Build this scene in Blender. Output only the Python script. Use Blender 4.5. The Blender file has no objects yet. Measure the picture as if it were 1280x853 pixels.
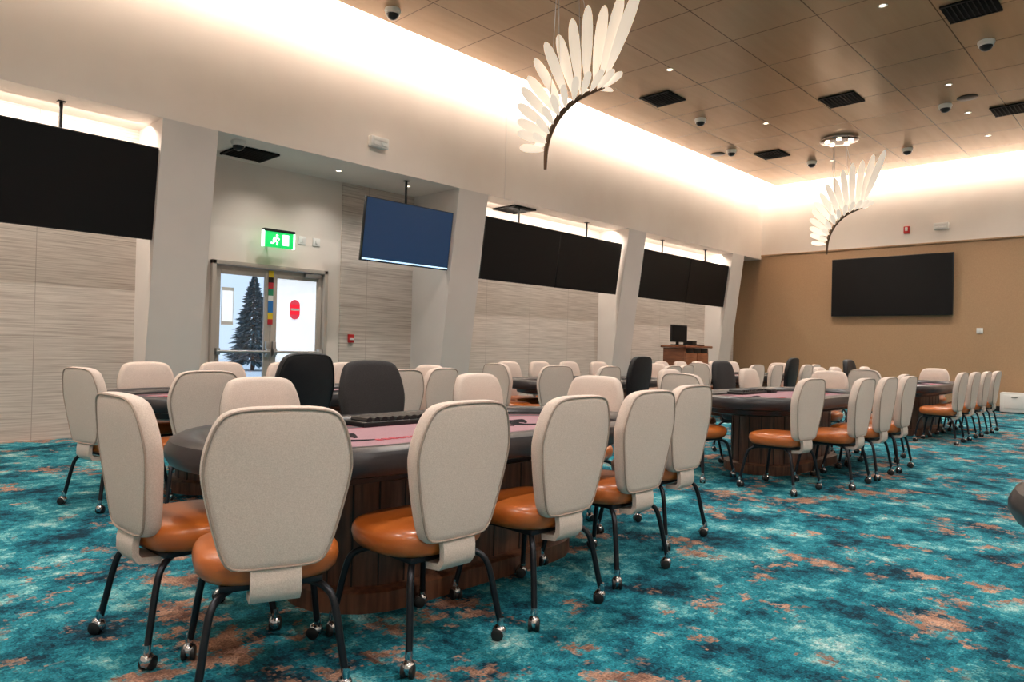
import bpy, bmesh, math, random
from mathutils import Vector, Matrix
random.seed(7)
sc=bpy.context.scene
try: sc.view_settings.view_transform='Standard'
except Exception: pass

# ------------------------------------------------------------ materials
def lin(c):
    return tuple(((x/255)/12.92 if x/255<=0.04045 else (((x/255)+0.055)/1.055)**2.4) for x in c)+(1,)
def N(nt,t,**k):
    n=nt.nodes.new(t)
    for a,b in k.items(): setattr(n,a,b)
    return n
def base(name,col=(200,200,200),rough=.5,metal=0,emit=None,es=0,coat=0,spec=None):
    m=bpy.data.materials.new(name); m.use_nodes=True
    b=m.node_tree.nodes['Principled BSDF']
    b.inputs['Base Color'].default_value=lin(col)
    b.inputs['Roughness'].default_value=rough
    b.inputs['Metallic'].default_value=metal
    if coat: b.inputs['Coat Weight'].default_value=coat; b.inputs['Coat Roughness'].default_value=.2
    if spec is not None: b.inputs['Specular IOR Level'].default_value=spec
    if emit: 
        b.inputs['Emission Color'].default_value=lin(emit); b.inputs['Emission Strength'].default_value=es
    return m
def noisy(name,c1,c2,scale,rough=.5,metal=0,bump=.0,bscale=None,stretch=(1,1,1),coord='Object',detail=4,coat=0,spec=None,bdist=.01):
    m=base(name,c1,rough,metal,coat=coat,spec=spec); nt=m.node_tree; b=nt.nodes['Principled BSDF']
    tc=N(nt,'ShaderNodeTexCoord'); mp=N(nt,'ShaderNodeMapping'); mp.inputs['Scale'].default_value=stretch
    nt.links.new(tc.outputs[coord],mp.inputs['Vector'])
    no=N(nt,'ShaderNodeTexNoise'); no.inputs['Scale'].default_value=scale; no.inputs['Detail'].default_value=detail
    nt.links.new(mp.outputs[0],no.inputs['Vector'])
    r=N(nt,'ShaderNodeValToRGB'); r.color_ramp.elements[0].position=.35; r.color_ramp.elements[1].position=.65
    r.color_ramp.elements[0].color=lin(c1); r.color_ramp.elements[1].color=lin(c2)
    nt.links.new(no.outputs[0],r.inputs[0]); nt.links.new(r.outputs[0],b.inputs['Base Color'])
    if bump:
        n2=N(nt,'ShaderNodeTexNoise'); n2.inputs['Scale'].default_value=bscale or scale; n2.inputs['Detail'].default_value=3
        nt.links.new(mp.outputs[0],n2.inputs['Vector'])
        bp=N(nt,'ShaderNodeBump'); bp.inputs['Strength'].default_value=bump; bp.inputs['Distance'].default_value=bdist
        nt.links.new(n2.outputs[0],bp.inputs['Height']); nt.links.new(bp.outputs[0],b.inputs['Normal'])
    return m
M={}
M['white']=noisy('painted_white',(228,217,208),(232,222,213),1.5,.75,bump=.03,bscale=90)
M['column']=noisy('painted_column',(214,206,201),(219,211,206),1.5,.7,bump=.03,bscale=90)
M['tan']=noisy('tan_vinyl',(168,134,101),(176,142,108),40,.6,bump=.1,bscale=120)
M['fabric']=noisy('beige_fabric',(208,191,180),(226,210,200),260,.9,bump=.35,bscale=420,spec=.2,bdist=.002)
M['piping']=noisy('piping',(160,142,130),(174,156,144),200,.9)
M['leather']=noisy('caramel_leather',(178,92,32),(194,106,42),9,.36,bump=.12,bscale=220,bdist=.002,coat=.5)
M['dleather']=noisy('dark_fabric',(44,42,44),(58,55,56),260,.8,bump=.3,bscale=420,bdist=.002,spec=.3)
M['bleather']=noisy('black_vinyl',(16,18,24),(22,24,30),20,.45,bump=.1,bscale=220,bdist=.002)
M['steel']=base('gunmetal_tube',(46,47,52),.32,.75)
M['chrome']=base('chrome',(200,200,205),.15,1)
M['rubber']=base('rubber',(20,20,22),.5)
M['rail']=noisy('rail_vinyl',(32,30,34),(40,37,41),12,.32,bump=.12,bscale=180,bdist=.002)
M['felt']=noisy('grey_felt',(92,82,88),(102,92,97),300,.95,bump=.1,spec=.1)
M['feltpink']=noisy('mauve_felt',(152,120,128),(163,131,138),300,.95,bump=.1,spec=.1)
M['feltred']=base('red_print',(170,56,70),.9)
M['ink']=base('black_print',(25,22,28),.9)
M['wood']=noisy('walnut',(76,48,35),(116,76,55),6,.4,stretch=(6,6,.6),bump=.05)
M['groove']=base('wood_groove',(28,17,12),.6)
M['cabwood']=noisy('cherry_wood',(112,66,42),(140,88,58),5,.4,stretch=(1,1,8))
M['black']=base('black_plastic',(14,14,16),.4)
M['grille']=base('vent_black',(6,6,7),.7,spec=.1)
M['slat']=base('vent_slat',(26,25,25),.6,spec=.2)
M['screen']=base('tv_screen',(6,6,8),.55,spec=.25)
M['bezel']=base('tv_bezel',(16,16,18),.4)
M['blue']=base('lit_screen',(14,36,62),.3,emit=(34,70,108),es=.42)
M['strip']=base('lit_strip',(200,230,250),.4,emit=(190,225,250),es=1.2)
M['wplastic']=base('white_plastic',(228,226,222),.4)
M['redp']=base('red_plastic',(190,24,24),.4)
M['nored']=base('no_entry_red',(225,70,90),.5,emit=(228,70,95),es=.4)
M['frame']=base('door_frame_paint',(176,166,156),.5)
M['alu']=base('brushed_alu',(170,168,166),.35,.8)
M['exitg']=base('exit_green',(0,140,60),.4,emit=(20,190,90),es=1.3)
M['exitw']=base('exit_white',(230,250,240),.4,emit=(220,255,240),es=2.2)
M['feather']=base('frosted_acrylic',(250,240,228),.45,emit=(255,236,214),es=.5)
M['bronze']=base('bronze_rod',(96,76,60),.35,.7)
M['lens']=base('lamp_lens',(255,240,220),.4,emit=(255,236,205),es=5)
M['snow']=base('snow_ground',(225,232,240),.9)
M['pine']=noisy('pine',(36,62,74),(100,126,138),6,.9)
M['frost']=base('frosted_film',(225,232,238),.6,emit=(218,228,240),es=.85)
g=bpy.data.materials.new('door_glass'); g.use_nodes=True; nt=g.node_tree; nt.nodes.clear()
o=N(nt,'ShaderNodeOutputMaterial'); t=N(nt,'ShaderNodeBsdfTransparent'); gl=N(nt,'ShaderNodeBsdfGlossy'); gl.inputs['Roughness'].default_value=.02
mx=N(nt,'ShaderNodeMixShader'); mx.inputs[0].default_value=.06
nt.links.new(t.outputs[0],mx.inputs[1]); nt.links.new(gl.outputs[0],mx.inputs[2]); nt.links.new(mx.outputs[0],o.inputs[0]); M['glass']=g
for nm,c in [('y',(222,190,40)),('r',(190,40,50)),('b',(30,110,180)),('g',(40,140,100))]: M['s'+nm]=base('stripe_'+nm,c,.5)

def joint(nt,out,period,off,w):
    a=N(nt,'ShaderNodeMath',operation='ADD'); a.inputs[1].default_value=off; nt.links.new(out,a.inputs[0])
    d=N(nt,'ShaderNodeMath',operation='PINGPONG'); d.inputs[1].default_value=period/2; nt.links.new(a.outputs[0],d.inputs[0])
    l=N(nt,'ShaderNodeMath',operation='LESS_THAN'); l.inputs[1].default_value=w; nt.links.new(d.outputs[0],l.inputs[0]); return l
def panelmat():
    m=base('striated_panel',(190,176,164),.7); nt=m.node_tree; b=nt.nodes['Principled BSDF']
    gm=N(nt,'ShaderNodeNewGeometry'); mp=N(nt,'ShaderNodeMapping'); mp.inputs['Scale'].default_value=(.9,.9,40)
    nt.links.new(gm.outputs['Position'],mp.inputs[0])
    no=N(nt,'ShaderNodeTexNoise'); no.inputs['Scale'].default_value=1.6; no.inputs['Detail'].default_value=5; no.inputs['Roughness'].default_value=.6
    nt.links.new(mp.outputs[0],no.inputs['Vector'])
    r=N(nt,'ShaderNodeValToRGB'); e=r.color_ramp.elements; e[0].position=.32; e[0].color=lin((176,160,149)); e[1].position=.58; e[1].color=lin((215,203,193))
    nt.links.new(no.outputs[0],r.inputs[0])
    sx=N(nt,'ShaderNodeSeparateXYZ'); nt.links.new(gm.outputs['Position'],sx.inputs[0])
    j1=joint(nt,sx.outputs['X'],1.22,.35,.004); j2=joint(nt,sx.outputs['Z'],1.22,0,.004)
    mxm=N(nt,'ShaderNodeMath',operation='MAXIMUM'); nt.links.new(j1.outputs[0],mxm.inputs[0]); nt.links.new(j2.outputs[0],mxm.inputs[1])
    mc=N(nt,'ShaderNodeMixRGB'); mc.inputs[2].default_value=lin((170,156,145)); nt.links.new(mxm.outputs[0],mc.inputs[0]); nt.links.new(r.outputs[0],mc.inputs[1])
    nt.links.new(mc.outputs[0],b.inputs['Base Color'])
    bp=N(nt,'ShaderNodeBump'); bp.inputs['Strength'].default_value=.3; bp.inputs['Distance'].default_value=.008; nt.links.new(no.outputs[0],bp.inputs['Height']); nt.links.new(bp.outputs[0],b.inputs['Normal'])
    return m
M['panel']=panelmat()
def ceilmat():
    m=base('bronze_ceiling_panel',(150,118,88),.25,.35); nt=m.node_tree; b=nt.nodes['Principled BSDF']
    gm=N(nt,'ShaderNodeNewGeometry'); sx=N(nt,'ShaderNodeSeparateXYZ'); nt.links.new(gm.outputs['Position'],sx.inputs[0])
    j1=joint(nt,sx.outputs['X'],1.22,.1,.008); j2=joint(nt,sx.outputs['Y'],1.22,1.16,.008)
    mxm=N(nt,'ShaderNodeMath',operation='MAXIMUM'); nt.links.new(j1.outputs[0],mxm.inputs[0]); nt.links.new(j2.outputs[0],mxm.inputs[1])
    mp=N(nt,'ShaderNodeMapping'); mp.inputs['Scale'].default_value=(.6,5,1); nt.links.new(gm.outputs['Position'],mp.inputs[0])
    no=N(nt,'ShaderNodeTexNoise'); no.inputs['Scale'].default_value=1.5; no.inputs['Detail'].default_value=5; nt.links.new(mp.outputs[0],no.inputs['Vector'])
    r=N(nt,'ShaderNodeValToRGB'); e=r.color_ramp.elements; e[0].position=.3; e[0].color=lin((187,154,122)); e[1].position=.7; e[1].color=lin((195,162,130)); nt.links.new(no.outputs[0],r.inputs[0])
    mc=N(nt,'ShaderNodeMixRGB'); mc.inputs[2].default_value=lin((110,85,64)); nt.links.new(mxm.outputs[0],mc.inputs[0]); nt.links.new(r.outputs[0],mc.inputs[1])
    nt.links.new(mc.outputs[0],b.inputs['Base Color'])
    return m
M['ceil']=ceilmat()
def carpet():
    m=base('patterned_carpet',(20,110,130),.95,spec=.12); nt=m.node_tree; b=nt.nodes['Principled BSDF']
    gm=N(nt,'ShaderNodeNewGeometry')
    sn=N(nt,'ShaderNodeVectorMath',operation='SNAP'); sn.inputs[1].default_value=(.013,.013,.013)
    nt.links.new(gm.outputs['Position'],sn.inputs[0])
    def noise(scale,detail,rough,off,src,dist=0):
        mp=N(nt,'ShaderNodeMapping'); mp.inputs['Location'].default_value=off; nt.links.new(src,mp.inputs[0])
        n=N(nt,'ShaderNodeTexNoise'); n.inputs['Scale'].default_value=scale; n.inputs['Detail'].default_value=detail; n.inputs['Roughness'].default_value=rough; n.inputs['Distortion'].default_value=dist
        nt.links.new(mp.outputs[0],n.inputs['Vector']); return n
    n1=noise(2.4,9,.80,(3,7,0),sn.outputs[0],.1)
    r=N(nt,'ShaderNodeValToRGB'); cr=r.color_ramp; cr.interpolation='LINEAR'
    cr.elements[0].position=.37; cr.elements[0].color=lin((20,42,54)); cr.elements[1].position=.645; cr.elements[1].color=lin((166,192,190))
    for p,c in [(.425,(20,60,76)),(.44,(22,84,100)),(.485,(26,96,112)),(.50,(36,118,132)),(.545,(44,126,140)),(.56,(84,150,157)),(.595,(100,162,166)),(.61,(134,178,178))]:
        e=cr.elements.new(p); e.color=lin(c)
    nt.links.new(n1.outputs[0],r.inputs[0])
    n2=noise(2.5,9,.76,(21,6,5),sn.outputs[0],.1)
    r2=N(nt,'ShaderNodeValToRGB'); r2.color_ramp.elements[0].position=.55; r2.color_ramp.elements[0].color=(0,0,0,1); r2.color_ramp.elements[1].position=.585; r2.color_ramp.elements[1].color=(1,1,1,1)
    nt.links.new(n2.outputs[0],r2.inputs[0])
    n3=noise(9,3,.6,(1,12,5),sn.outputs[0])
    r3=N(nt,'ShaderNodeValToRGB'); r3.color_ramp.elements[0].position=.35; r3.color_ramp.elements[0].color=lin((110,80,70)); r3.color_ramp.elements[1].position=.65; r3.color_ramp.elements[1].color=lin((184,144,122))
    nt.links.new(n3.outputs[0],r3.inputs[0])
    mc=N(nt,'ShaderNodeMixRGB'); nt.links.new(r2.outputs[0],mc.inputs[0]); nt.links.new(r.outputs[0],mc.inputs[1]); nt.links.new(r3.outputs[0],mc.inputs[2])
    n4=noise(110,2,.6,(0,0,0),gm.outputs['Position'])
    mr=N(nt,'ShaderNodeMapRange'); mr.inputs['From Min'].default_value=.3; mr.inputs['From Max'].default_value=.7; mr.inputs['To Min'].default_value=.5; mr.inputs['To Max'].default_value=1.5
    nt.links.new(n4.outputs[0],mr.inputs[0])
    mu=N(nt,'ShaderNodeVectorMath',operation='SCALE'); nt.links.new(mc.outputs[0],mu.inputs[0]); nt.links.new(mr.outputs[0],mu.inputs['Scale'])
    nt.links.new(mu.outputs[0],b.inputs['Base Color'])
    bp=N(nt,'ShaderNodeBump'); bp.inputs['Strength'].default_value=.6; bp.inputs['Distance'].default_value=.01; nt.links.new(n4.outputs[0],bp.inputs['Height']); nt.links.new(bp.outputs[0],b.inputs['Normal'])
    return m
M['carpet']=carpet()

# ------------------------------------------------------------ mesh builder
def stad(hl,hw,n=14,z=0):
    """stadium outline, long axis X"""
    hw=max(hw,.001); pts=[]
    c=max(hl-hw,0)
    for i in range(n+1):
        t=-math.pi/2+math.pi*i/n; pts.append((c+hw*math.cos(t),hw*math.sin(t)))
    for i in range(n+1):
        t=math.pi/2+math.pi*i/n; pts.append((-c+hw*math.cos(t),hw*math.sin(t)))
    return pts
class MB:
    def __init__(s): s.v=[];s.f=[];s.m=[];s.mats=[]
    def mi(s,k):
        if k not in s.mats: s.mats.append(k)
        return s.mats.index(k)
    def add(s,vs,fs,k):
        o=len(s.v); i=s.mi(k); s.v+= [tuple(q) for q in vs]
        for f in fs: s.f.append([o+q for q in f]); s.m.append(i)
    def loft(s,rings,k,cap0=True,cap1=True,closed=False):
        n=len(rings[0]); vs=[p for r in rings for p in r]; fs=[]
        m=len(rings)
        for j in range(m-1 if not closed else m):
            for i in range(n):
                a=j*n+i;b=j*n+(i+1)%n; jj=(j+1)%m; fs.append((a,b,jj*n+(i+1)%n,jj*n+i))
        if not closed:
            if cap0: fs.append(tuple(reversed(range(n))))
            if cap1: fs.append(tuple((m-1)*n+i for i in range(n)))
        s.add(vs,fs,k)
    def box(s,c,d,k,bev=0,rot=0,mat=None):
        bm=bmesh.new(); bmesh.ops.create_cube(bm,size=1)
        bmesh.ops.scale(bm,vec=d,verts=bm.verts)
        if bev: bmesh.ops.bevel(bm,geom=bm.edges[:],offset=bev,segments=2,affect='EDGES',profile=.5)
        X=Matrix.Translation(c)@(mat if mat else Matrix.Rotation(rot,4,'Z'))
        s.bmadd(bm,X,k)
    def bmadd(s,bm,X,k):
        bm.verts.ensure_lookup_table(); bm.verts.index_update()
        s.add([X@v.co for v in bm.verts],[[v.index for v in f.verts] for f in bm.faces],k); bm.free()
    def lathe(s,prof,c,k,n=16,X=None):
        rings=[]
        for r,z in prof:
            ring=[]
            for i in range(n):
                t=2*math.pi*i/n; p=Vector((r*math.cos(t),r*math.sin(t),z))
                if X: p=X@p
                ring.append(p+Vector(c))
            rings.append(ring)
        s.loft(rings,k)
    def tube(s,pts,r,k,n=8,smooth=4):
        P=[Vector(p) for p in pts]
        rs=r if isinstance(r,(list,tuple)) else [r]*len(P)
        if smooth and len(P)>2:
            Q=[];RR=[]
            for i in range(len(P)-1):
                p0=P[max(i-1,0)];p1=P[i];p2=P[i+1];p3=P[min(i+2,len(P)-1)]
                for j in range(smooth):
                    t=j/smooth
                    Q.append(.5*((2*p1)+(p2-p0)*t+(2*p0-5*p1+4*p2-p3)*t*t+(3*p1-p0-3*p2+p3)*t**3)); RR.append(rs[i]*(1-t)+rs[i+1]*t)
            Q.append(P[-1]); RR.append(rs[-1]); P=Q; rs=RR
        rings=[]; up=None
        for i,p in enumerate(P):
            d=(P[min(i+1,len(P)-1)]-P[max(i-1,0)]).normalized()
            if up is None:
                up=Vector((0,0,1)) if abs(d.z)<.9 else Vector((1,0,0))
            a=(up-d*up.dot(d)).normalized(); b=d.cross(a); up=a
            rings.append([p+rs[i]*(a*math.cos(2*math.pi*j/n)+b*math.sin(2*math.pi*j/n)) for j in range(n)])
        s.loft(rings,k)
    def mesh(s,name,ang=40):
        me=bpy.data.meshes.new(name); me.from_pydata(s.v,[],s.f)
        for k in s.mats: me.materials.append(M[k])
        me.polygons.foreach_set('material_index',s.m)
        me.polygons.foreach_set('use_smooth',[True]*len(s.f))
        bm=bmesh.new(); bm.from_mesh(me); bmesh.ops.recalc_face_normals(bm,faces=bm.faces); bm.to_mesh(me); bm.free()
        me.set_sharp_from_angle(angle=math.radians(ang)); me.update()
        return me
    def obj(s,name,loc=(0,0,0),rot=0,ang=40):
        return put(s.mesh(name,ang),name,loc,rot)
def put(me,name,loc=(0,0,0),rot=0):
    o=bpy.data.objects.new(name,me); sc.collection.objects.link(o); o.location=loc
    o.rotation_euler=(0,0,rot); return o

# ------------------------------------------------------------ room shell
X0,X1,Y0,YB,YP,YD=-4.0,19.5,-6.0,8.95,9.75,10.2
HS,HC,HR=3.88,5.8,6.35
b=MB(); b.box(((X0+X1)/2,(Y0+10.4)/2,-.05),(X1-X0+.6,10.4-Y0+.2,.1),'carpet'); b.obj('floor')
b=MB(); b.box(((X0+19.2)/2,(Y0+8.6)/2,HC+.04),(19.2-X0-.6,8.6-Y0-.6,.08),'ceil')
b.obj('ceiling')
b=MB(); b.box(((X0+X1)/2,(Y0+YB)/2,HR+.05),(X1-X0+.4,YB-Y0+.6,.1),'white'); b.obj('ceiling_upper')
b=MB(); b.box(((X0+X1)/2,YB+.7,(HS+HR)/2),(X1-X0,1.4,HR-HS),'white'); b.obj('wall_left_bulkhead')
b=MB()
for xa,xb in [(X0,3.5),(8.3,X1)]:
    b.box(((xa+xb)/2,YP+.25,HS/2),(xb-xa,.5,HS),'panel')
b.obj('wall_left')
DX0,DX1,DZ=4.31,6.19,2.38
b=MB()
b.box(((3.5+DX0)/2,YD+.15,HS/2),(DX0-3.5,.3,HS),'white')
b.box(((DX1+8.3)/2,YD+.15,HS/2),(8.3-DX1,.3,HS),'white')
b.box(((DX0+DX1)/2,YD+.15,(DZ+HS)/2),(DX1-DX0,.3,HS-DZ),'white')
b.box(((6.46+8.0)/2,YD-.015,HS/2),(1.54,.03,HS),'panel')
b.obj('wall_left_entry')
def colface(z): return YB+.13*(HS-z)
for xr in (-.93,3.84,8.61,13.6,18.45):
    b=MB(); xl=xr-.67
    vs=[(xl,colface(0),0),(xr,colface(0),0),(xr,10.25,0),(xl,10.25,0),(xl,colface(HS),HS),(xr,colface(HS),HS),(xr,10.25,HS),(xl,10.25,HS)]
    b.add(vs,[(3,2,1,0),(4,5,6,7),(0,1,5,4),(1,2,6,5),(2,3,7,6),(3,0,4,7)],'column')
    b.obj('slanted_column')
b=MB(); b.box((X1+.15,(Y0+10.4)/2,(4.0+HR)/2),(.3,10.4-Y0,HR-4.0),'white'); b.box((X1+.17,(Y0+10.4)/2,2.0),(.3,10.4-Y0,4.0),'tan'); b.obj('wall_far')
b=MB(); b.box((X1-.01,(Y0+YB)/2,3.99),(.03,YB-Y0,.035),'tan',bev=.005); b.obj('trim_1')
b=MB(); b.box((X1-.01,(Y0+9)/2,.06),(.02,9-Y0,.12),'black'); b.obj('baseboard_far')
b=MB(); b.box((X0-.15,(Y0+10.4)/2,HR/2),(.3,10.4-Y0,HR),'white'); b.obj('wall_back')
b=MB(); b.box(((X0+X1)/2,Y0-.15,HR/2),(X1-X0,.3,HR),'white'); b.obj('wall_right')
b=MB(); b.box((9.02,YB-.002,(HS+HC)/2),(.007,.008,HC-HS),'column'); b.obj('trim_2')

# ------------------------------------------------------------ doors
b=MB()
fw=.06
def bx(x0,x1,z0,z1,y,dy,k,bev=.004,B=None): (B or b).box(((x0+x1)/2,y,(z0+z1)/2),(x1-x0,dy,z1-z0),k,bev)
bx(DX0,DX0+fw,0,DZ,YD-.0,.16,'frame'); bx(DX1-fw,DX1,0,DZ,YD,.16,'frame'); bx(DX0,DX1,DZ-fw,DZ,YD,.16,'frame'); 
b.obj('trim_3')
xm=(DX0+DX1)/2
for i,(xa,xb) in enumerate([(DX0+fw+.004,xm-.006),(xm+.006,DX1-fw-.004)]):
    b=MB(); y=YD+.02; zt=DZ-fw-.005
    st=.095
    bx(xa,xa+st,.01,zt,y,.045,'frame'); bx(xb-st,xb,.01,zt,y,.045,'frame'); bx(xa+st,xb-st,zt-.12,zt,y,.045,'frame'); bx(xa+st,xb-st,.01,.28,y,.045,'frame')
    bx(xa+st,xb-st,.28,zt-.12,y,.008,'glass' if i==0 else 'frost',0)
    b.tube([(xa+.03,y-.09,1.06),(xb-.03,y-.09,1.06)],.022,'alu',10,0)
    b.box((xa+.05,y-.06,1.06),(.06,.09,.1),'alu',.01); b.box((xb-.05,y-.06,1.06),(.06,.09,.1),'alu',.01)
    b.box((xb-.05 if i==0 else xa+.05,y-.045,1.1),(.06,.05,.24),'alu',.01)
    if i==1:
        b.box((xb-.2,y-.06,zt-.04),(.26,.07,.06),'alu',.008); b.tube([(xb-.2,y-.09,zt-.0),(xb-.5,y-.14,zt+.02)],.01,'alu',6,0)
        cx=(xa+xb)/2-.03
        X=Matrix.Rotation(math.pi/2,3,'X')
        b.lathe([(.085,0),(.085,.004)],(cx,y-.012,1.80),'nored',24,X); b.lathe([(.085,0),(.085,.004)],(cx,y-.012,1.66),'nored',24,X)
        b.box((cx,y-.014,1.73),(.17,.004,.16),'nored')
        b.box((cx,y-.019,1.73),(.14,.004,.035),'wplastic')
    else:
        bx(xa+st+.02,xa+st+.2,1.45,2.0,y-.012,.004,'wplastic',0)
        bx(xa+st+.03,xa+st+.19,1.50,1.95,y-.015,.002,'frost',0)
    b.obj('door_%d'%(i+1))
b=MB(); 
for j,(k,z0,z1) in enumerate([('sy',2.2,2.3),('black',2.12,2.2),('sr',2.02,2.12),('sg',1.92,2.02),('wplastic',1.84,1.92),('sb',1.66,1.84),('sy',1.56,1.66),('sr',1.48,1.56)]):
    bx(xm-.05,xm+.03,z0,z1,YD-.014,.004,k,0)
b.obj('striped_door_decal')
# outdoors
b=MB(); b.box((10,30,-.15),(90,38,.1),'snow'); b.obj('snow_ground')
def pine(S):
    b=MB(); b.tube([(0,0,-.1),(0,0,6.2*S)],[.13,.02],'wood',8,0)
    n=420
    for i in range(n):
        u=i/n; z=(.5+5.5*u)*S; L=(1.9*(1-u)**.85+.12)*S*random.uniform(.7,1.1); t=i*2.39996+random.uniform(-.2,.2)
        for q in range(3):
            tt=t+random.uniform(-.25,.25); cc,ss=math.cos(tt),math.sin(tt); a0=random.uniform(.1,.5)*L; a1=L*random.uniform(.8,1)
            w=.09*S; dz=-.22*L
            p0=Vector((cc*a0,ss*a0,z)); p1=Vector((cc*(a0+a1)/2,ss*(a0+a1)/2,z+dz*.35)); p2=Vector((cc*a1,ss*a1,z+dz+.05))
            sd=Vector((-ss,cc,0))*w
            b.add([p0-sd*.4,p0+sd*.4,p1+sd,p2,p1-sd,p1+Vector((0,0,-w*1.6))],[(0,1,2,3,4),(0,5,3)],'pine')
    return b
pmh=pine(1).mesh('pine_tree')
for (x,y,s) in [(14.9,30.5,.72),(12.0,31.5,.35),(19.0,34,.5),(10.2,26,.28)]:
    o=put(pmh,'pine_tree',(x,y,-.1),x); o.scale=(s,s,s)

# exit sign
b=MB(); b.box((0,0,0),(.46,.06,.24),'exitg',.006); b.box((0,0,.13),(.5,.09,.04),'black',.005)
b.box((-.245,0,0),(.02,.07,.24),'exitw',.003);b.box((.245,0,0),(.02,.07,.24),'exitw',.003)
y=-.034
b.box((.1,y,0),(.1,.004,.16),'exitw')
b.lathe([(.018,0),(.018,.004)],(-.04,y+.002,.06),'exitw',12,Matrix.Rotation(math.pi/2,3,'X'))
for p,q in [((-.045,.035),(-.07,-.02)),((-.07,-.02),(-.03,-.045)),((-.03,-.045),(-.045,-.085)),((-.07,-.02),(-.1,-.06)),((-.1,-.06),(-.14,-.06)),((-.045,.03),(-.005,0)),((-.045,.03),(-.09,.015)),((-.09,.015),(-.1,-.02))]:
    b.tube([(p[0],y,p[1]),(q[0],y,q[1])],.011,'exitw',6,0)
b.tube([(-.12,.03,.15),(-.12,.25,.15)],.012,'black',8,0); b.tube([(.12,.03,.15),(.12,.25,.15)],.012,'black',8,0)
b.obj('exit_sign',(5.22,9.95,2.75))

# ------------------------------------------------------------ TVs
def tvmesh(w,h,k):
    b=MB(); b.box((0,.035,0),(w,.06,h),'bezel',.006); b.box((0,.003,0),(w-.03,.004,h-.03),k)
    if k=='blue': b.box((0,-.0,-h/2+.035),(w-.03,.004,.022),'strip')
    b.box((0,.09,0),(w*.4,.06,h*.4),'black',.01)
    return b
def hang(name,w,h,x,y,z,tilt,k,rodz=HS,rod=True):
    b=tvmesh(w,h,k)
    b.v=[tuple(Matrix.Rotation(tilt,4,'X')@Vector(p)) for p in b.v]
    b.tube([(0,.12,h*.1),(0,.12,rodz-z)],.02,'black',10,0)
    b.box((0,.12,rodz-z-.006),(.08,.08,.012),'black',.003)
    b.obj(name,(x,y,z))
T=math.atan(.13)
zc=2.98; yc=colface(zc)+.06
for xx in (.10,2.18,9.72,11.8,14.75,16.83): hang('hanging_tv',2.065,1.12,xx,yc,zc,T,'screen')
hang('hanging_tv',1.75,.98,7.05,yc,2.98,T,'blue')
b=tvmesh(2.8,1.5,'screen')
b.obj('wall_tv',(X1-.13,5.54,2.975),-math.pi/2)
# ------------------------------------------------------------ small fixtures
b=MB(); w=d=.6; b.box((0,0,0),(w,d,.02),'grille',.003)
for i in range(9): b.box((0,-d/2+.06+i*(d-.12)/8,-.012),(w-.08,.012,.012),'slat')
b.box((-w/2+.015,0,-.013),(.03,d,.01),'slat');b.box((w/2-.015,0,-.013),(.03,d,.01),'slat')
vm=b.mesh('ceiling_vent')
for x,y in [(10.75,2.15),(13.15,4.6),(11.07,7.0),(15.8,7.04),(15.6,2.45)]: put(vm,'ceiling_vent',(x,y,HC-.012))
put(vm,'ceiling_vent',(4.6,9.66,HS-.012)); put(vm,'ceiling_vent',(9.8,9.45,HS-.012))
b=MB(); b.lathe([(.0,0),(.085,0),(.09,-.02),(.08,-.045),(.07,-.05)],(0,0,0),'wplastic',20)
b.lathe([(.07,-.05),(.066,-.075),(.05,-.1),(.02,-.115),(.0,-.117)],(0,0,0),'black',20)
b.lathe([(.078,-.045),(.078,-.06),(.07,-.06)],(0,0,0),'wplastic',20)
dm=b.mesh('dome_camera')
for x,y in [(5.75,7.94),(12.03,2.21),(12.53,7.05),(14.62,3.3),(14.92,7.6),(17.2,4.6),(17.0,6.6)]:
    o=put(dm,'dome_camera',(x,y,HC-.001)); o.scale=(1.25,1.25,1.25)
o=put(dm,'dome_camera',(4.22,9.2,HS-.001)); o.scale=(1.1,1.1,1.1)
b=MB(); b.lathe([(0,0),(.16,0),(.165,-.01),(.15,-.015),(0,-.016)],(0,0,0),'bezel',24); sm=b.mesh('ceiling_speaker')
for x,y in [(14.45,2.92),(15.03,7.99)]: put(sm,'ceiling_speaker',(x,y,HC))
b=MB(); b.lathe([(.055,0),(.06,-.006),(.045,-.008),(.04,.0),(.0,.002)],(0,0,0),'wplastic',20); b.lathe([(.038,-.003),(.0,-.004)],(0,0,0),'lens',16)
lm=b.mesh('recessed_downlight')
dls=[(9.94,2.98),(13.57,3.02),(15.36,3.09),(10.0,6.2),(13.6,6.2),(17.2,3.1),(17.2,6.2),(6.3,3.0),(6.3,6.6),(2.7,3.0),(2.7,6.2),(-.8,3),(-.8,6.2),(2.7,-.8),(6.3,-.8),(-.8,-.8),(9.94,-.8),(13.6,-.8),(2.7,-4),(-.8,-4),(6.3,-4),(17.2,-.8)]  # few real downlights, extended by an added grid for general fill light
def light(kind,name,loc,energy,col,rot=(0,0,0),**k):
    l=bpy.data.lights.new(name,kind); l.energy=energy; l.color=col
    for a_,b_ in k.items(): setattr(l,a_,b_)
    o=bpy.data.objects.new(name,l); sc.collection.objects.link(o); o.location=loc; o.rotation_euler=rot; return o
WARM=(1,.875,.745)
for x,y in dls:
    put(lm,'recessed_downlight',(x,y,HC))
    light('SPOT','downlight_and_fill_lamp',(x,y,HC-.06),350 if y<4 and x<5 else 300,(1,.94,.87),spot_size=math.radians(140),spot_blend=1,shadow_soft_size=.05)
for x,y in [(5.97,9.54),(7.3,9.54),(4.9,9.5)]:
    if x!=4.9: put(lm,'recessed_downlight',(x,y,HS))  # the spot over the doors is an added lamp without a fitting
    light('SPOT','downlight_and_fill_lamp',(x,y,HS-.06),50,(1,.93,.84),spot_size=math.radians(130),spot_blend=1,shadow_soft_size=.04)
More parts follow.
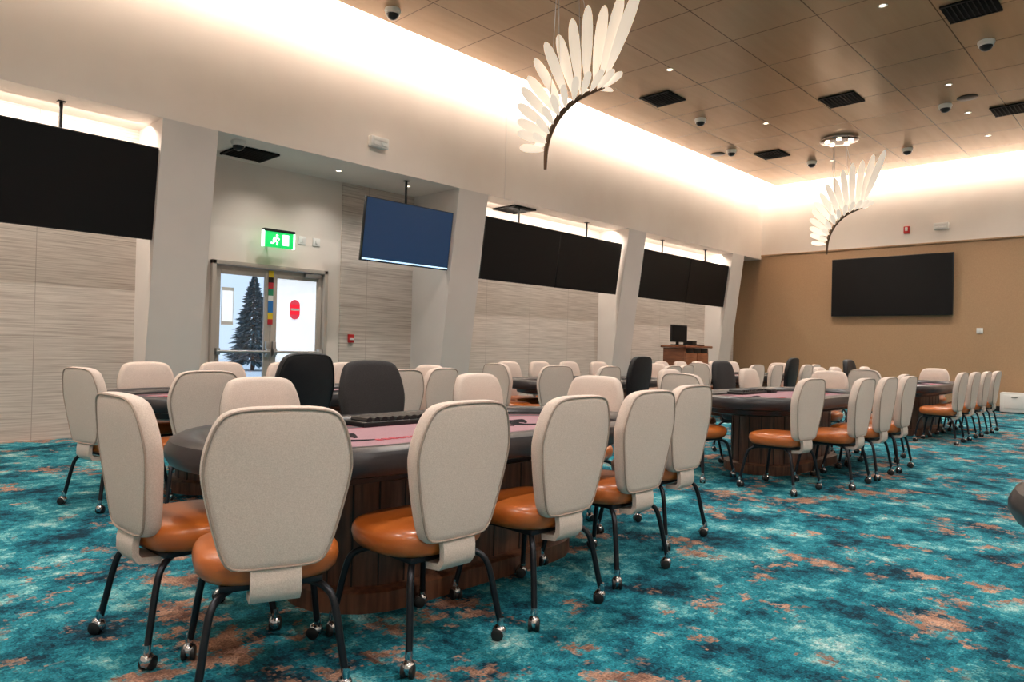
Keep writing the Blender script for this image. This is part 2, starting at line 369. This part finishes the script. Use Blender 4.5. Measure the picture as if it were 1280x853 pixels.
def strip(name,loc,lx,ly,e,rot):
    light('AREA',name,loc,e,WARM,rot,shape='RECTANGLE',size=lx,size_y=ly)
strip('cove_and_fill_strip',(7.6,8.42,6.0),22.5,.1,610,(math.radians(100),0,0))
strip('cove_and_fill_strip',(19.0,1.5,6.0),.1,14.5,390,(0,math.radians(-100),0))
strip('cove_and_fill_strip',(7.6,-5.5,6.0),22.5,.1,620,(math.radians(-100),0,0))  # unseen right-hand strip, added as fill from the camera side
strip('cove_and_fill_strip',(-3.5,1.5,6.0),.1,14.5,390,(0,math.radians(100),0))  # unseen strip behind the camera, likewise added for fill
for xc,w in [(1.1,4.0),(10.8,4.1),(15.8,4.1)]:
    strip('bay_strip_light',(xc,9.3,3.84),w,.08,75,(math.radians(25),0,0))
b=MB(); b.box((0,0,0),(.32,.09,.16),'wplastic',.012); b.box((-.07,-.05,-.03),(.1,.02,.05),'wplastic',.004); b.box((.07,-.05,-.03),(.1,.02,.05),'wplastic',.004); b.box((0,-.05,.04),(.26,.015,.05),'wplastic',.004)
em=b.mesh('emergency_light'); put(em,'emergency_light',(6.25,YB-.047,4.26)); put(em,'emergency_light',(X1-.047,4.43,4.38),-math.pi/2)
b=MB(); b.box((0,0,0),(.1,.05,.14),'redp',.006); b.box((0,-.03,-.01),(.08,.015,.03),'wplastic',.003); fm=b.mesh('fire_alarm_pull'); put(fm,'fire_alarm_pull',(6.66,YD-.058,1.3))
b=MB(); b.box((0,0,0),(.13,.05,.18),'redp',.008); b.box((0,-.03,.02),(.06,.02,.09),'wplastic',.004); put(b.mesh('fire_alarm_strobe'),'fire_alarm_strobe',(X1-.027,5.19,4.36),-math.pi/2)
b=MB(); b.box((0,0,0),(.13,.012,.13),'wplastic',.003); b.box((0,-.01,0),(.03,.012,.06),'wplastic',.003); pm=b.mesh('wall_switch')
put(pm,'wall_switch',(5.75,YD-.008,2.83)); put(pm,'wall_switch',(6.0,YD-.008,2.83)); put(pm,'wall_switch',(X1-.008,3.61,1.85),-math.pi/2)
b=MB(); b.box((0,0,.24),(.3,.55,.44),'wplastic',.02); b.box((-.155,0,.26),(.02,.4,.3),'wplastic',.006); b.box((0,0,.01),(.26,.5,.02),'black'); b.box((-.17,0,.36),(.02,.12,.02),'alu',.004); b.obj('white_floor_cabinet',(19.2,2.85,0))
# podium
b=MB()
b.box((0,0,.64),(1.0,.5,1.2),'cabwood',.01); b.box((0,-.02,1.27),(1.12,.6,.05),'cabwood',.012); b.box((0,0,.03),(.94,.46,.06),'black')
for i in (-1,1):
    b.box((i*.25,-.255,.62),(.46,.02,1.05),'cabwood',.006); b.tube([(i*.06,-.285,.55),(i*.06,-.285,.7)],.008,'alu',6,0)
b.box((-.22,-.18,1.305),(.46,.16,.02),'black',.004); b.box((.2,-.18,1.31),(.22,.16,.03),'bezel',.004)
b.box((-.22,.08,1.34),(.05,.05,.1),'black'); b.box((-.22,.05,1.56),(.62,.04,.38),'black',.006); b.box((-.22,.025,1.56),(.58,.01,.33),'screen')
b.box((-.22,.08,1.31),(.24,.18,.02),'black',.004); b.box((.3,.08,1.35),(.2,.22,.12),'bezel',.01)
for i in range(3): b.box((-.3+.3*i,-.258,1.18),(.26,.02,.1),'bezel',.004)
o=b.obj('host_podium',(14.75,8.55,0),0); o.scale=(1.1,1.1,1.04)

# ------------------------------------------------------------ poker chair
def backoutline(W=.245):
    half=[(.0,.0),(.11,.0),(.152,.010),(.176,.05),(.196,.12),(.213,.19),(.229,.265),(.241,.33),(.245,.375),(.239,.43),(.226,.485),(.205,.54),(.178,.573),(.12,.590),(.0,.593)]
    R=[(x*W/.245,z) for x,z in half]
    L=[(-x,z) for x,z in reversed(R[1:-1])]
    P=R+L; Q=[]
    for i in range(len(P)):
        p=P[i];q=P[(i+1)%len(P)]
        Q.append((p[0]*.75+q[0]*.25,p[1]*.75+q[1]*.25)); Q.append((p[0]*.25+q[0]*.75,p[1]*.25+q[1]*.75))
    return Q
def chair(fab,seatk,H=1.0,W=.245,pip='piping'):
    b=MB()
    Q=backoutline(W=W); zc=.33; zb=.456; sH=(H-zb)/.593
    def mp(x,z,t,sc_):
        xx=x*sc_; zz=zc+(z-zc)*sc_
        y=-.225-.13*zz*sH - t + .35*xx*xx
        return (xx,y,zb+zz*sH)
    lay=[(.0,.036),(.45,.036),(.88,.034),(.955,.03),(.992,.02),(1.0,.004),(.995,-.02),(.96,-.036),(.88,-.046),(.5,-.056),(.0,-.058)]
    b.loft([[mp(x,z,t,max(s_,.002)) for x,z in Q] for s_,t in lay],fab)
    pp=[mp(x,z,.031,.965) for x,z in Q]; 
    rings=[]
    n=len(pp)
    for i,p in enumerate(pp):
        p=Vector(p); d=(Vector(pp[(i+1)%n])-Vector(pp[i-1])).normalized(); a=Vector((0,-1,0)); a=(a-d*a.dot(d)).normalized(); c=d.cross(a)
        rings.append([p+.005*(a*math.cos(2*math.pi*j/6)+c*math.sin(2*math.pi*j/6)) for j in range(6)])
    b.loft(rings,pip,closed=True)
    r=[(-.232,.52),(-.238,.47),(-.246,.43),(-.246,.385),(-.228,.36),(-.15,.352)]
    rings=[]; w=.082
    for i,(y,z) in enumerate(r):
        d=Vector((0,r[min(i+1,5)][0]-r[max(i-1,0)][0],r[min(i+1,5)][1]-r[max(i-1,0)][1])).normalized(); nrm=Vector((0,d.z,-d.y))
        c=Vector((0,y,z)); o=nrm*.013
        rings.append([c+o+Vector((-w,0,0)),c+o+Vector((w,0,0)),c-o+Vector((w,0,0)),c-o+Vector((-w,0,0))])
    b.loft(rings,fab)
    def se(hw,hd,n=40,e=2.9):
        P=[]
        for i in range(n):
            t=2*math.pi*i/n; c=math.cos(t);s=math.sin(t)
            P.append((hw*math.copysign(abs(c)**(2/e),c),hd*math.copysign(abs(s)**(2/e),s)))
        return P
    lay=[(.0,.395),(.19,.395),(.225,.40),(.243,.42),(.25,.45),(.247,.475),(.235,.493),(.205,.505),(.12,.512),(.0,.513)]
    b.loft([[(x,y+.01,z) for x,y in se(max(q,.002),max(q-.015,.002))] for q,z in lay],seatk)
    b.box((0,0,.385),(.34,.34,.025),'steel',.005)
    for sx in (-1,1):
        for sy in (-1,1):
            b.tube([(sx*.08,sy*.08,.372),(sx*.155,sy*.155,.368),(sx*.195,sy*.2,.335),(sx*.212,sy*.222,.26),(sx*.225,sy*.24,.16),(sx*.238,sy*.255,.075)],.0135,'steel',8,3)
            cx,cy=sx*.24,sy*.258
            b.lathe([(.014,.095),(.016,.07),(.012,.055)],(cx,cy,0),'chrome',10)
            a=random.uniform(0,math.pi); Rz=Matrix.Rotation(a,3,'Z')@Matrix.Rotation(math.pi/2,3,'Y')
            for s in (-.016,.016):
                off=Matrix.Rotation(a,3,'Z')@Vector((s,.012,0))
                b.lathe([(0,-.009),(.022,-.009),(.026,-.006),(.026,.006),(.022,.009),(0,.009)],(cx+off.x,cy+off.y,.026),'rubber',14,Rz)
            of=Matrix.Rotation(a,3,'Z')@Vector((0,.006,0))
            b.lathe([(0,-.024),(.018,-.022),(.029,-.008),(.029,.008),(.018,.022),(0,.024)],(cx+of.x,cy+of.y,.036),'chrome',12,Rz)
    return b
cm=chair('fabric','leather',1.01).mesh('poker_chair',50)
dkm=chair('dleather','bleather',1.11,.25,'bleather').mesh('dealer_chair',50)
bkm=chair('bleather','bleather',1.14,.25,'black').mesh('dealer_chair_b',50)
def C(x,y,ang,kind='c'):
    """x,y = position of the backrest, ang = facing direction in degrees"""
    a=math.radians(ang); px=x+.27*math.cos(a); py=y+.27*math.sin(a)
    put({'c':cm,'d':dkm,'b':bkm}[kind],'poker_chair' if kind=='c' else 'dealer_chair',(px,py,0),a-math.pi/2)

# ------------------------------------------------------------ poker table
def table(HL=1.45,HW=.66):
    b=MB()
    def ring(o,z,n=18): return [(x,y,z) for x,y in stad(HL-o,HW-o,n)]
    prof=[(.05,.675),(.018,.685),(.0,.715),(.002,.75),(.02,.782),(.055,.798),(.1,.798),(.14,.785),(.162,.765),(.166,.745)]
    b.loft([ring(o,z) for o,z in prof],'rail',False,False)
    b.loft([ring(.166,.752),ring(.215,.752)],'ink',False,False)
    b.loft([ring(.215,.752),ring(.225,.752)],'feltred',False,False)
    b.loft([ring(.225,.752),ring(.33,.752)],'felt',False,False)
    b.loft([ring(.33,.752),ring(.342,.752)],'feltred',False,False)
    b.loft([ring(.342,.752),ring(.343,.752)],'feltpink',False,True)
    b.loft([ring(.05,.675),ring(.2,.66),ring(.21,.62),ring(.3,.60)],'rail',False,True)
    b.box((0,.42,.765),(.62,.2,.03),'black',.006)
    for i in range(11): b.tube([(-.26+i*.052,.34,.785),(-.26+i*.052,.5,.785)],.02,'bezel',8,0)
    b.box((.45,.42,.772),(.16,.24,.045),'black',.008)
    for lx in (-.62,.62):
        for k in range(3):
            pts=[]
            for j in range(7):
                t=j/6*2.6+k*1.3; r=.03+.12*j/6
                pts.append((lx+r*math.cos(t)*1.3-.02,-.02+r*math.sin(t)*.8,.7535))
            b.tube(pts,[.004,.014,.018,.014,.008,.006,.002],'ink',4,2)
        for k in range(6): b.box((lx-.17+k*.045+.25,-.14,.7535),(.03,.045,.002),'feltred')
    for px in (-.75,-.25,.25,.75):      # player position marks printed on the felt
        b.box((px,-.38,.7535),(.13,.012,.002),'feltpink'); b.box((px,-.355,.7535),(.06,.008,.002),'feltpink')
    def pr(hl,hw,z): return [(x,y,z) for x,y in stad(hl,hw,10)]
    b.loft([pr(.90,.38,0),pr(.90,.38,.09),pr(.88,.36,.10)],'wood')
    b.loft([pr(.82,.31,.1),pr(.82,.31,.605)],'wood')
    for i in range(6):
        for s in (-1,1): b.box((-.5+.2*i,s*.309,.35),(.007,.007,.5),'groove')
    for i in range(1,8):
        for s in (-1,1):
            t=-math.pi/2+math.pi*i/8; b.box((s*(.51+.309*math.cos(t)),.309*math.sin(t),.35),(.007,.007,.5),'groove',rot=t*s)
    b.loft([pr(.95,.42,.605),pr(1.0,.47,.62)],'wood')
    return b
tm=table().mesh('poker_table',35)
T=[(2.59,3.0,0),(3.1,5.9,180),(8.1,6.3,180),(7.7,3.25,0),(12.9,3.35,0),(13.4,6.5,180)]
for x,y,r in T: put(tm,'poker_table',(x,y,0),math.radians(r))
put(tm,'poker_table',(3.02,-.99,0),math.radians(90))

for q in [(1.17,2.18,70),(1.88,2.055,90),(2.54,2.03,90),(3.25,2.1,90),(4.04,2.3,90),(.95,3.0,2),(2.0,3.98,-90),(2.79,3.98,-90,'d'),(3.80,4.02,-90),(4.50,3.4,190)]: C(*q)
for q in [(1.52,5.68,12),(2.10,4.98,85),(2.83,4.92,90,'b'),(3.75,4.92,90),(4.4,5.15,100),(4.86,5.9,180),(2.35,6.88,-90),(3.05,6.88,-90),(3.75,6.88,-90),(4.4,6.75,-100)]: C(*q)
for q in [(6.38,6.4,0),(6.55,5.55,70),(7.3,5.32,90),(8.0,5.32,90,'b'),(8.8,5.32,90),(9.5,5.5,95),(7.5,7.28,-90),(8.2,7.28,-90),(8.9,7.28,-90),(9.6,7.2,-90),(9.9,6.3,180)]: C(*q)
for q in [(5.98,3.5,-5),(6.3,2.42,85),(7.0,2.2,90),(7.7,2.2,90),(8.4,2.2,90),(9.15,2.45,95),(7.0,4.25,-90),(8.25,4.25,-90,'d'),(8.95,4.25,-90),(9.47,3.4,180)]: C(*q)
for q in [(11.15,3.5,0),(11.6,2.35,90),(12.4,2.35,90),(13.2,2.35,90),(14.0,2.35,90),(11.7,4.35,-90),(12.4,4.35,-90),(13.1,4.35,-90,'b'),(13.9,4.35,-90),(14.65,3.4,180)]: C(*q)
for q in [(11.68,6.5,0),(12.0,5.55,85),(12.7,5.5,90),(13.4,5.5,90,'b'),(14.1,5.5,90),(14.8,5.6,90),(12.0,7.48,-90),(12.7,7.48,-90),(13.4,7.48,-90),(14.1,7.48,-90),(14.8,7.4,-90),(15.15,6.5,180)]: C(*q)

# ------------------------------------------------------------ chandeliers
def chandelier():
    b=MB(); ah=Vector((.62,-.785,0)); up=Vector((0,0,1)); nn=Vector((-.785,-.62,0))
    def P(a_,z,n_=0): return ah*a_+up*z+nn*n_
    sp=[(-.20,-2.46),(-.19,-2.2),(-.13,-1.98),(-.01,-1.78),(.17,-1.62),(.36,-1.53),(.48,-1.49)]
    pts=[P(x,z) for x,z in sp]
    b.tube(pts,[.018,.028,.032,.032,.03,.024,.014],'bronze',10,5)
    def feather(p,ang,L,W,tilt,tw):
        d2=Vector((math.cos(ang),0,math.sin(ang)))
        d=(ah*d2.x+up*d2.z)*math.cos(tilt)+nn*math.sin(tilt)
        side=(ah*(-d2.z)+up*d2.x); side=side*math.cos(tw)+nn*math.sin(tw); side=(side-d*side.dot(d)).normalized()
        nor=d.cross(side)
        prof=[(0,.10),(.1,.14),(.2,.45),(.35,.78),(.55,1.0),(.75,1.0),(.88,.84),(.96,.55),(1.0,.12)]
        rings=[]
        for t,w in prof:
            c=p+d*(L*t)+nor*(.03*L*math.sin(t*math.pi)); hw=W/2*w
            rings.append([c-side*hw-nor*.003,c+side*hw-nor*.003,c+side*hw+nor*.003,c-side*hw+nor*.003])
        b.loft(rings,'feather')
    def at(s):
        i=s*(len(pts)-1); k=min(int(i),len(pts)-2); return pts[k].lerp(pts[k+1],i-k)
    n=14
    for i in range(n):
        s=i/(n-1); ang=math.radians(172-102*s**.85); L=.32+.92*s**1.05
        feather(at(.14+.80*s),ang,L,.11+.03*s,.12*math.sin(i*2.1),.3*math.cos(i))
    for i in range(10):
        s=i/9; ang=math.radians(165-150*s); feather(at(.2+.75*s),ang,.30+.10*s,.085,.95,.3)
        if i%2==0: feather(at(.2+.75*s),ang,.32+.1*s,.085,-.95,-.3)
    b.lathe([(0,0),(.36,0),(.38,-.02),(.38,-.05),(.36,-.06),(.2,-.065),(0,-.066)],(0,0,0),'chrome',32)
    for s,c in [(.2,(-.15,0)),(.45,(0,.12)),(.7,(.1,-.1)),(.95,(.22,0))]:
        q=at(s); b.tube([q,Vector((c[0],c[1],-.06))],.004,'alu',6,0)
    for a_ in range(5): b.lathe([(.05,0),(.05,-.03),(0,-.03)],(.24*math.cos(a_*1.257),.24*math.sin(a_*1.257),-.064),'lens',12)
    return b
ch=chandelier().mesh('feather_chandelier',35)
put(ch,'feather_chandelier',(6.42,5.42,HC)); put(ch,'feather_chandelier',(15.55,5.47,HC),math.radians(-18))

# ------------------------------------------------------------ world
w=bpy.data.worlds.new('overcast_sky'); sc.world=w; w.use_nodes=True
bg=w.node_tree.nodes['Background']; bg.inputs[0].default_value=(.62,.80,1,1); bg.inputs[1].default_value=1.2

# ------------------------------------------------------------ camera
a=math.radians(43.9); p=math.radians(.485); r=math.radians(1.32)
Fv=Vector((math.cos(a)*math.cos(p),math.sin(a)*math.cos(p),math.sin(p))); R0=Vector((math.sin(a),-math.cos(a),0)); U0=R0.cross(Fv)
Rc=R0*math.cos(r)+U0*math.sin(r); Uc=U0*math.cos(r)-R0*math.sin(r)
cd=bpy.data.cameras.new('camera'); co=bpy.data.objects.new('camera',cd); sc.collection.objects.link(co)
mt=Matrix((Rc,Uc,-Fv)).transposed().to_4x4(); mt.translation=Vector((0,0,1.22)); co.matrix_world=mt
cd.sensor_width=36; cd.lens=24.92; cd.clip_start=.05; cd.clip_end=200
sc.camera=co
